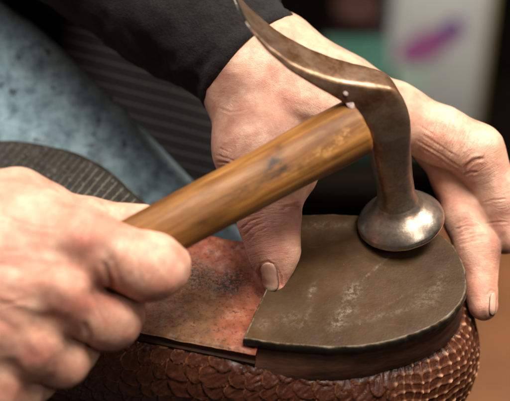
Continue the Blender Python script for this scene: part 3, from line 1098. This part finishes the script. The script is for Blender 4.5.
# --- hand gripping the handle
palm = chain([(-150, 250, 4.65, 2.575), (-70, 250, 4.65, 2.781)]) \
    + chain([(-50, 245, 4.47, 2.266), (20, 236, 4.65, 1.648), (82, 243, 4.93, 1.184)]) \
    + chain([(-60, 262, 4.84, 2.266), (0, 276, 5.02, 1.751), (60, 292, 5.30, 1.154)]) \
    + chain([(-60, 290, 4.75, 2.060), (-10, 315, 4.93, 1.648), (30, 344, 5.21, 1.082)]) \
    + chain([(-70, 310, 4.47, 1.957), (-30, 345, 4.65, 1.442), (-4, 384, 4.93, 0.978)]) \
    + chain([(-50, 225, 3.92, 1.751), (16, 206, 3.46, 1.154), (40, 215, 3.37, 1.030)])
f_index = chain([(82, 243, 5.0, 1.10), (118, 256, 4.95, 0.98), (150, 267, 4.75, 1.09), (158, 266, 4.0, 0.98), (150, 258, 3.0, 0.86), (124, 240, 2.1, 0.7)])
f_middle = chain([(60, 294, 5.35, 1.0), (88, 312, 4.7, 0.84), (110, 320, 4.25, 0.93), (118, 312, 3.4, 0.84), (124, 296, 2.6, 0.75)])
f_ring = chain([(30, 346, 5.25, 0.95), (48, 357, 4.6, 0.78), (62, 361, 4.3, 0.83), (74, 350, 3.5, 0.76), (84, 336, 2.9, 0.7)])
f_pinky = chain([(-4, 386, 4.95, 0.86), (9, 391, 4.5, 0.68), (21, 391, 4.2, 0.70), (38, 380, 3.5, 0.62), (48, 368, 3.0, 0.58)])
f_thumb = chain([(20, 208, 3.46, 1.112), (84, 224, 2.91, 0.845), (132, 223, 2.54, 0.618), (146, 218, 2.45, 0.433)])
V, Q = make_hand(palm, [f_index, f_middle, f_ring, f_pinky, f_thumb], h=0.0006, kff=0.0006, kpf=0.0035, kf=0.003, kp=0.006)
V = relax(V, Q, 2)
creases = [([(128, 236), (150, 246), (166, 258)], 1.2, .2), ([(132, 250), (138, 262), (139, 280)], 1.3, .25), ([(96, 306), (104, 322), (104, 336)], 1.3, .25), ([(40, 205), (70, 214), (96, 222)], 1.3, .2), ([(0, 215), (30, 226), (60, 230)], 1.3, .2), ([(104, 262), (107, 275), (113, 293)], 2.6, 1.2), ([(84, 322), (89, 336), (87, 350)], 2.6, .5), ([(140, 244), (152, 251), (160, 262)], 1.2, .25), ([(118, 300), (126, 306), (131, 316)], 1.2, .3), ([(68, 344), (76, 350), (80, 358)], 1.2, .3), ([(72, 282), (80, 290), (82, 300)], 1.3, .35), ([(44, 334), (52, 342), (54, 350)], 1.3, .35), ([(20, 180), (60, 196), (100, 208)], 1.5, .2),
           ([(0, 250), (20, 252)], 2, .25), ([(0, 305), (25, 300)], 2, .25), ([(140, 240), (160, 252)], 1.5, .15)]
reds = [(86, 244, 20, 16, .3, .7), (160, 288, 24, 16, 0, .6), (72, 308, 24, 15, 0, 1.0), (36, 358, 22, 14, 0, .9), (5, 258, 16, 9, 0, .45), (100, 292, 20, 18, 0, .6), (125, 335, 20, 18, 0, .5), (5, 320, 18, 22, 0, .45), (60, 375, 20, 16, 0, .5), (10, 392, 22, 14, 0, .5), (40, 200, 30, 8, .3, .25), (30, 290, 12, 10, 0, .3)]  # skin redness, plus red-brown shade beside the knuckles painted in
dirt_shades = [([(103, 262), (107, 276), (114, 292)], 3.0, .45), ([(98, 290)], 12, .40), ([(68, 315), (86, 309)], 5, .5), ([(116, 338)], 16, .32), ([(34, 366), (52, 360)], 5, .45), ([(66, 374)], 14, .32), ([(14, 396)], 12, .3), ([(150, 296), (172, 290)], 6, .22), ([(0, 262), (20, 256)], 2.0, .2), ([(120, 232), (160, 246)], 1.5, .1)]  # dark patches: grime, plus crevice shade of the fist painted into the colour
bumps = [(64, 288, 17, 12, .4, 1.9), (36, 341, 15, 11, .4, 1.7), (84, 236, 18, 11, .2, .9), (96, 292, 9, 9, 0, -1.3), (60, 322, 8, 8, 0, -1.0), (112, 268, 5, 16, -.35, -1.1), (76, 264, 9, 11, .4, -1.2), (50, 318, 9, 9, .4, -1.3), (12, 366, 9, 9, .4, -1.0), (40, 258, 40, 5, .2, .5), (22, 304, 36, 5, .35, .5), (124, 318, 10, 8, .3, .6), (160, 262, 14, 10, .2, .4), (0, 266, 60, 6, .2, -.4), (-5, 318, 50, 6, .55, -.4), (10, 245, 60, 6, 0, .4)]
V, red, dirt_shade = sculpt(V, Q, creases, reds, dirt_shades, bumps, 0.0004)
lat = along(V, [palm, f_index, f_middle, f_ring, f_pinky, f_thumb], [(110, 250, 26, .5), (82, 240, 26, .9), (66, 296, 26, .8), (36, 348, 26, .8), (160, 278, 24, .5), (115, 330, 24, .7), (60, 366, 22, .7)])
rhand = obj('hand', V, Q, SKIN, person, attrs={'red': red, 'dirt_shade': dirt_shade, **lat}, label='hand closed around the hammer handle')

# ------------------------------------------------------------------ sleeves


def tube(path, n=120, na=96, wr=0.0024, name='sleeve', mat=None, parent=None, seed=0.0, hem=True):
    pts = np.array([np.append(P(x, y, w) * 100, r) for x, y, w, r in path])
    c = spline(pts, n)
    C, r = c[:, :3] * 0.01, c[:, 3] * 0.01
    t = np.gradient(C, axis=0)
    t /= np.linalg.norm(t, axis=1)[:, None]
    a = np.cross(t, np.array([0.2, 0.3, 1.0]))
    a /= np.linalg.norm(a, axis=1)[:, None]
    b = np.cross(t, a)
    th = np.linspace(0, 2 * math.pi, na, endpoint=False)
    dirs = a[:, None, :] * np.cos(th)[None, :, None] + b[:, None, :] * np.sin(th)[None, :, None]
    V = C[:, None, :] + dirs * r[:, None, None]
    n_ = fbm(V * np.array([45, 45, 45]) + seed, 3) * wr * sstep(-0.01, 0.03, np.linalg.norm(C - C[0], axis=1))[:, None] + 0.0004 * fbm(V * 300, 2)
    if hem:
        s = np.linalg.norm(C - C[0], axis=1)[:, None]
        n_ = n_ + 0.0009 * np.exp(-((s - 0.0015) / 0.0025) ** 2) - 0.0004 * np.exp(-((s - 0.006) / 0.002) ** 2)
    V = V + dirs * n_[..., None]
    # turn the hem inwards
    inner = [C[0] + dirs[0] * (r[0] * k) + t[0] * z for k, z in ((0.97, -0.0008), (0.93, 0.0), (0.92, 0.01))]
    V = np.vstack([np.vstack(inner[::-1]), V.reshape(-1, 3)])
    return obj(name, V, grid_faces(n + 3, na, False, True), mat, parent)


tube([(253, 64, -2.5, 2.28), (222, 36, -3.0, 2.45), (170, -2, -3.7, 2.75), (90, -62, -5.0, 3.1), (-20, -150, -7.0, 3.6), (-140, -240, -9.0, 4.0)], mat=KNIT, parent=person)
tube([(-118, 250, 4.6, 2.95), (-180, 250, 6.2, 3.2), (-300, 235, 5.5, 3.6), (-420, 200, 4.5, 4.0)], mat=KNIT, parent=person, seed=5)

# ------------------------------------------------------------------ trousers / lap and apron
nx_, ny_ = 150, 190
xs = np.linspace(-0.24, 0.052, nx_)
sv = np.linspace(-0.13, 0.30, ny_)
X, Sv = np.meshgrid(xs, sv, indexing='ij')
Y = np.where(Sv < 0.028, Sv, 0.028 + (Sv - 0.028) * 0.72)
base = -0.083
Z = base + 0.5 * ((Sv - 0.03) * 0.75 + np.sqrt(((Sv - 0.03) * 0.75) ** 2 + 0.0004)) - 0.004
xmax = 0.060 - 0.050 * sstep(0.030, 0.060, Sv)
X = -0.24 + (X + 0.24) / 0.292 * (xmax + 0.24)
Z = Z + 0.004 * fbm(np.stack([X * 16, Y * 16, Z * 16], -1), 2) - 0.9 * np.clip(X - 0.02, 0, 1)
Vt = np.stack([X, Y, Z], -1)
vi = Vt @ U
lc = np.stack([X, vi + 0.26 * X, 0 * X], -1)
tr = obj('trousers', Vt.reshape(-1, 3), grid_faces(nx_, ny_), STRIPE, person, attrs={'lc': lc.reshape(-1, 3)})
m = tr.modifiers.new('thickness', 'SOLIDIFY')
m.thickness = 0.0012
m.offset = -1

E = spline([(-75, -70), (-30, -24), (0, 3), (40, 33), (88, 79), (140, 130), (192, 184), (238, 231), (262, 256)], 160)
nq = 130
rows = []
hem = []
for i, (x, y) in enumerate(E):
    for j in range(nq):
        q = j / (nq - 1)
        L = q * 330
        w = -7.6 - 0.35 * math.sin(i * 0.045 + q * 5) * q - 1.2 * max(0, q - 0.35)
        w += 0.03 * math.exp(-((L - 4) / 3.5) ** 2) - 0.10 * math.exp(-(L / 1.5) ** 2)
        rows.append(P(x - 0.80 * L, y + 0.60 * L, w))
        hem.append(0.45 * math.exp(-((L - 3) / 3.0) ** 2))
Va = np.array(rows)
Va += (-F)[None, :] * (0.0012 * fbm(Va * 40, 3))[:, None]
ap = obj('apron', Va, grid_faces(len(E), nq), APRON, person, attrs={'hem': np.array(hem)})
m = ap.modifiers.new('thickness', 'SOLIDIFY')
m.thickness = 0.0016

# ------------------------------------------------------------------ background, well out of focus


def box(c, half, rx=0.0, rz=0.0, bev=0.004):
    """bevelled box: returns verts, faces about centre c"""
    import bmesh
    bm = bmesh.new()
    bmesh.ops.create_cube(bm, size=2.0)
    for v in bm.verts:
        v.co = Vector((v.co.x * half[0], v.co.y * half[1], v.co.z * half[2]))
    bmesh.ops.bevel(bm, geom=bm.edges[:], offset=bev, segments=3, profile=0.5, affect='EDGES')
    bm.verts.index_update()
    cz, sz = math.cos(rz), math.sin(rz)
    V = [np.array([v.co.x * cz - v.co.y * sz, v.co.x * sz + v.co.y * cz, v.co.z]) + c for v in bm.verts]
    fs = [[v.index for v in f.verts] for f in bm.faces]
    bm.free()
    return V, fs


def lathe(c, prof, na=48):
    V = [np.array([r * math.cos(a), r * math.sin(a), z]) + c for r, z in prof for a in np.linspace(0, 2 * math.pi, na, endpoint=False)]
    return V, grid_faces(len(prof), na, False, True, True)


BENCHZ = -0.30
wallm = mat_plain('dark_wall_paint', (0.003, 0.0033, 0.003), (0.008, 0.008, 0.0065), 8, 0.9, spec=0.0)
floorm = mat_plain('dark_floor', (0.003, 0.0025, 0.002), (0.007, 0.005, 0.004), 10, 0.9, spec=0.0)
V = [(-2.0, 1.6, -0.98), (2.0, 1.6, -0.98), (2.0, 1.6, 1.4), (-2.0, 1.6, 1.4)]
o = obj('wall', V, [(0, 1, 2, 3)], wallm)
o['kind'] = 'structure'
V = [(-2.0, -1.5, -0.98), (2.0, -1.5, -0.98), (2.0, 1.6, -0.98), (-2.0, 1.6, -0.98)]
o = obj('floor', V, [(0, 1, 2, 3)], floorm)
o['kind'] = 'structure'

# a white packet with a magenta mark, standing on a low shelf behind
WB = -100


def bgpt(px, py, w=WB):
    return P(px, py, w)


k = (D + 0.72) / D * PX      # metres per photo pixel at that depth


def standing(px0, px1, py0, py1, w, depth=0.02, rz=0.0):
    c = P((px0 + px1) / 2, (py0 + py1) / 2, w)
    kk_ = (D - w * 0.01) / D * PX
    return c, ((px1 - px0) / 2 * kk_, depth, (py1 - py0) / 2 * kk_ / math.cos(PITCH))


white = mat_plain('white_card', (0.40, 0.40, 0.37), (0.52, 0.52, 0.48), 25, 0.6)
mag = mat_plain('magenta_print', (0.27, 0.075, 0.19), (0.36, 0.11, 0.26), 30, 0.6)
vio = mat_plain('violet_print', (0.10, 0.03, 0.18), (0.16, 0.05, 0.26), 30, 0.6)
grn = mat_plain('pale_green_print', (0.34, 0.46, 0.36), (0.42, 0.52, 0.42), 30, 0.6)
c, hf = standing(386, 481, -60, 130, WB, 0.03)
packet = thing('packet', 'white card packet with a magenta stripe standing out of focus behind the hand', 'packet', c - np.array([0, 0, hf[2]]))
V, fs = box(c, hf)
obj('carton', V, fs, white, packet)


def strip(parent, name, pts, halfw, mat, y):
    """flat printed band on the packet's front, given by image places"""
    cs = spline(pts, 30)
    V = []
    for (x, py), t in zip(cs, np.linspace(0, 1, 30)):
        p = P(x, py, WB)
        # slide along the view ray to the front plane
        ray = (p - CAM)
        s = (y - CAM[1]) / ray[1]
        for sgn in (-1, 1):
            ray2 = P(x, py + sgn * halfw * (0.5 + math.sin(math.pi * min(1, t * 1.05))), WB) - CAM
            V.append(CAM + ray2 * (y - CAM[1]) / ray2[1])
    V2 = [v + np.array([0, 0.0008, 0]) for v in V]
    n = len(V)
    fs = [(2 * i, 2 * i + 2, 2 * i + 3, 2 * i + 1) for i in range(29)] + [(n + 2 * i, n + 2 * i + 1, n + 2 * i + 3, n + 2 * i + 2) for i in range(29)]
    obj(name, V + V2, fs, mat, parent)


yf = c[1] - hf[1] - 0.0014
strip(packet, 'stripe', [(398, 55), (415, 50), (438, 42), (464, 28)], 10.5, mag, yf)
strip(packet, 'stripe', [(440, 34), (452, 28), (462, 22)], 6.0, vio, yf - 0.0014)
strip(packet, 'stripe', [(455, -12), (455.5, 6), (456, 24)], 1.0, vio, yf - 0.0014) if False else None
strip(packet, 'band', [(380, 78), (400, 80), (430, 78)], 12, grn, yf)

post_m = mat_plain('yellowish_wood', (0.26, 0.19, 0.09), (0.36, 0.27, 0.13), 30, 0.6)
c, hf = standing(476, 490, -80, 130, -102, 0.015)
V, fs = box(c, hf)
o = obj('wooden_post', V, fs, post_m, loc=c - np.array([0, 0, hf[2]]))
o['label'] = 'narrow yellowish wooden post beside the white packet'
o['category'] = 'post'

teal = mat_plain('green_tin_paint', (0.022, 0.060, 0.043), (0.034, 0.080, 0.058), 30, 0.5)
c, hf = standing(322, 385, 68, 140, -62, 0.025)
tin = thing('green_box', 'muted green box low behind the curved hammer head', 'box', c - np.array([0, 0, hf[2]]))
V, fs = box(c, hf)
obj('box_body', V, fs, teal, tin)
V, fs = box(c + np.array([0, 0, hf[2] + 0.002]), (hf[0] * 1.02, hf[1] * 1.04, 0.004), bev=0.0015)
obj('lid', V, fs, teal, tin)

jar_m = mat_plain('brown_glaze', (0.022, 0.009, 0.006), (0.04, 0.015, 0.010), 40, 0.8)
c = P(356, 24, -78)
jb = c - np.array([0, 0, 0.10])
jar = thing('jar', 'small reddish brown jar in the dark behind the hammer', 'jar', jb)
V, fs = lathe(jb, [(0.0, 0.0), (0.022, 0.0), (0.026, 0.01), (0.028, 0.06), (0.026, 0.09), (0.018, 0.105)])
obj('jar_body', V, fs, jar_m, jar)
V, fs = lathe(jb, [(0.017, 0.104), (0.0205, 0.1045), (0.0205, 0.122), (0.018, 0.124), (0.0, 0.1245)])
obj('lid', V, fs, jar_m, jar)

# shelves that carry them
shelf_m = mat_plain('dark_shelf_wood', (0.004, 0.003, 0.002), (0.008, 0.006, 0.004), 20, 0.9, spec=0.0)
rack = thing('shelf', 'dark shelf boards carrying the packet, the green box and the jar', 'shelf', (0.2, 1.0, -0.97))
for ob, wx in ((packet, 0.13), (tin, 0.04), (jar, 0.028)):
    V, fs = box(np.array(ob.location) + np.array([0, 0.02, -0.0105]), (wx, 0.07, 0.01), bev=0.002)
    obj('board', V, fs, shelf_m, rack)
    V, fs = box(np.array([ob.location.x, ob.location.y + 0.02, (ob.location.z - 0.021 - 0.975) / 2]), (0.012, 0.03, (ob.location.z - 0.021 + 0.975) / 2), bev=0.002)
    obj('upright', V, fs, shelf_m, rack)

# bench on the right, warm wood
bench_m = mat_plain('warm_bench_wood', (0.075, 0.028, 0.009), (0.15, 0.058, 0.020), 14, 0.55)
c = P(560, 400, -34)
V, fs = box(c, (0.085, 0.13, 0.02), bev=0.006)
V2_, fs2_ = box(c + np.array([0.01, -0.02, -0.085]), (0.085, 0.12, 0.03), bev=0.006)
bench = thing('workbench', 'warm brown wooden workbench edge blurred to the right of the shoe', 'workbench', c - np.array([0, 0, 0.4]))
obj('bench_top', V, fs, bench_m, bench)
obj('drawer_front', V2_, fs2_, bench_m, bench)
for dx in (-0.07, 0.07):
    for dy in (-0.11, 0.11):
        V, fs = box(c + np.array([dx, dy, -0.21]), (0.014, 0.014, 0.19), bev=0.003)
        obj('leg', V, fs, bench_m, bench)
dk = mat_plain('dark_cloth_rag', (0.014, 0.014, 0.018), (0.03, 0.03, 0.036), 60, 0.9)

# ------------------------------------------------------------------ lights
W = bpy.data.worlds.new('World')
S.world = W
W.use_nodes = True
W.node_tree.nodes['Background'].inputs[0].default_value = (1.0, 0.93, 0.85, 1)
W.node_tree.nodes['Background'].inputs[1].default_value = 0.025


def area(name, loc, target, size, power, color=(1, 1, 1), size_y=None):
    l = bpy.data.lights.new(name, 'AREA')
    l.energy = power
    l.color = color
    l.shape = 'RECTANGLE'
    l.size = size
    l.size_y = size_y or size
    o = bpy.data.objects.new(name, l)
    COL.objects.link(o)
    o.location = loc
    o.rotation_euler = (Vector(target) - Vector(loc)).to_track_quat('-Z', 'Y').to_euler()
    return o


area('window_lamp', (-0.50, 0.40, 0.80), (0, 0, 0.01), 0.32, 5.5, (1.0, 0.98, 0.95))
area('ceiling_lamp', (0.20, -0.03, 1.04), (0, 0, 0.01), 0.36, 16, (1.0, 0.95, 0.88))
area('front_lamp', (0.50, -0.55, 0.80), (0, 0, 0.01), 0.30, 2.4, (1.0, 0.94, 0.86))
area('reflection_panel', (0.35, 0.05, 1.45), (0, 0.1, 0.0), 1.1, 4, (1.0, 0.90, 0.78))  # added unseen panel, gives the steel head something to reflect
area('background_fill', (0.45, 0.25, 0.60), (0.3, 0.95, -0.60), 0.25, 14, (1.0, 0.95, 0.88))  # added unseen light, only to brighten the packet and background

S.view_settings.view_transform = 'Standard'
S.view_settings.look = 'None'
S.view_settings.exposure = 0
S.view_settings.gamma = 1
S.render.engine = 'CYCLES'
S.cycles.use_denoising = True
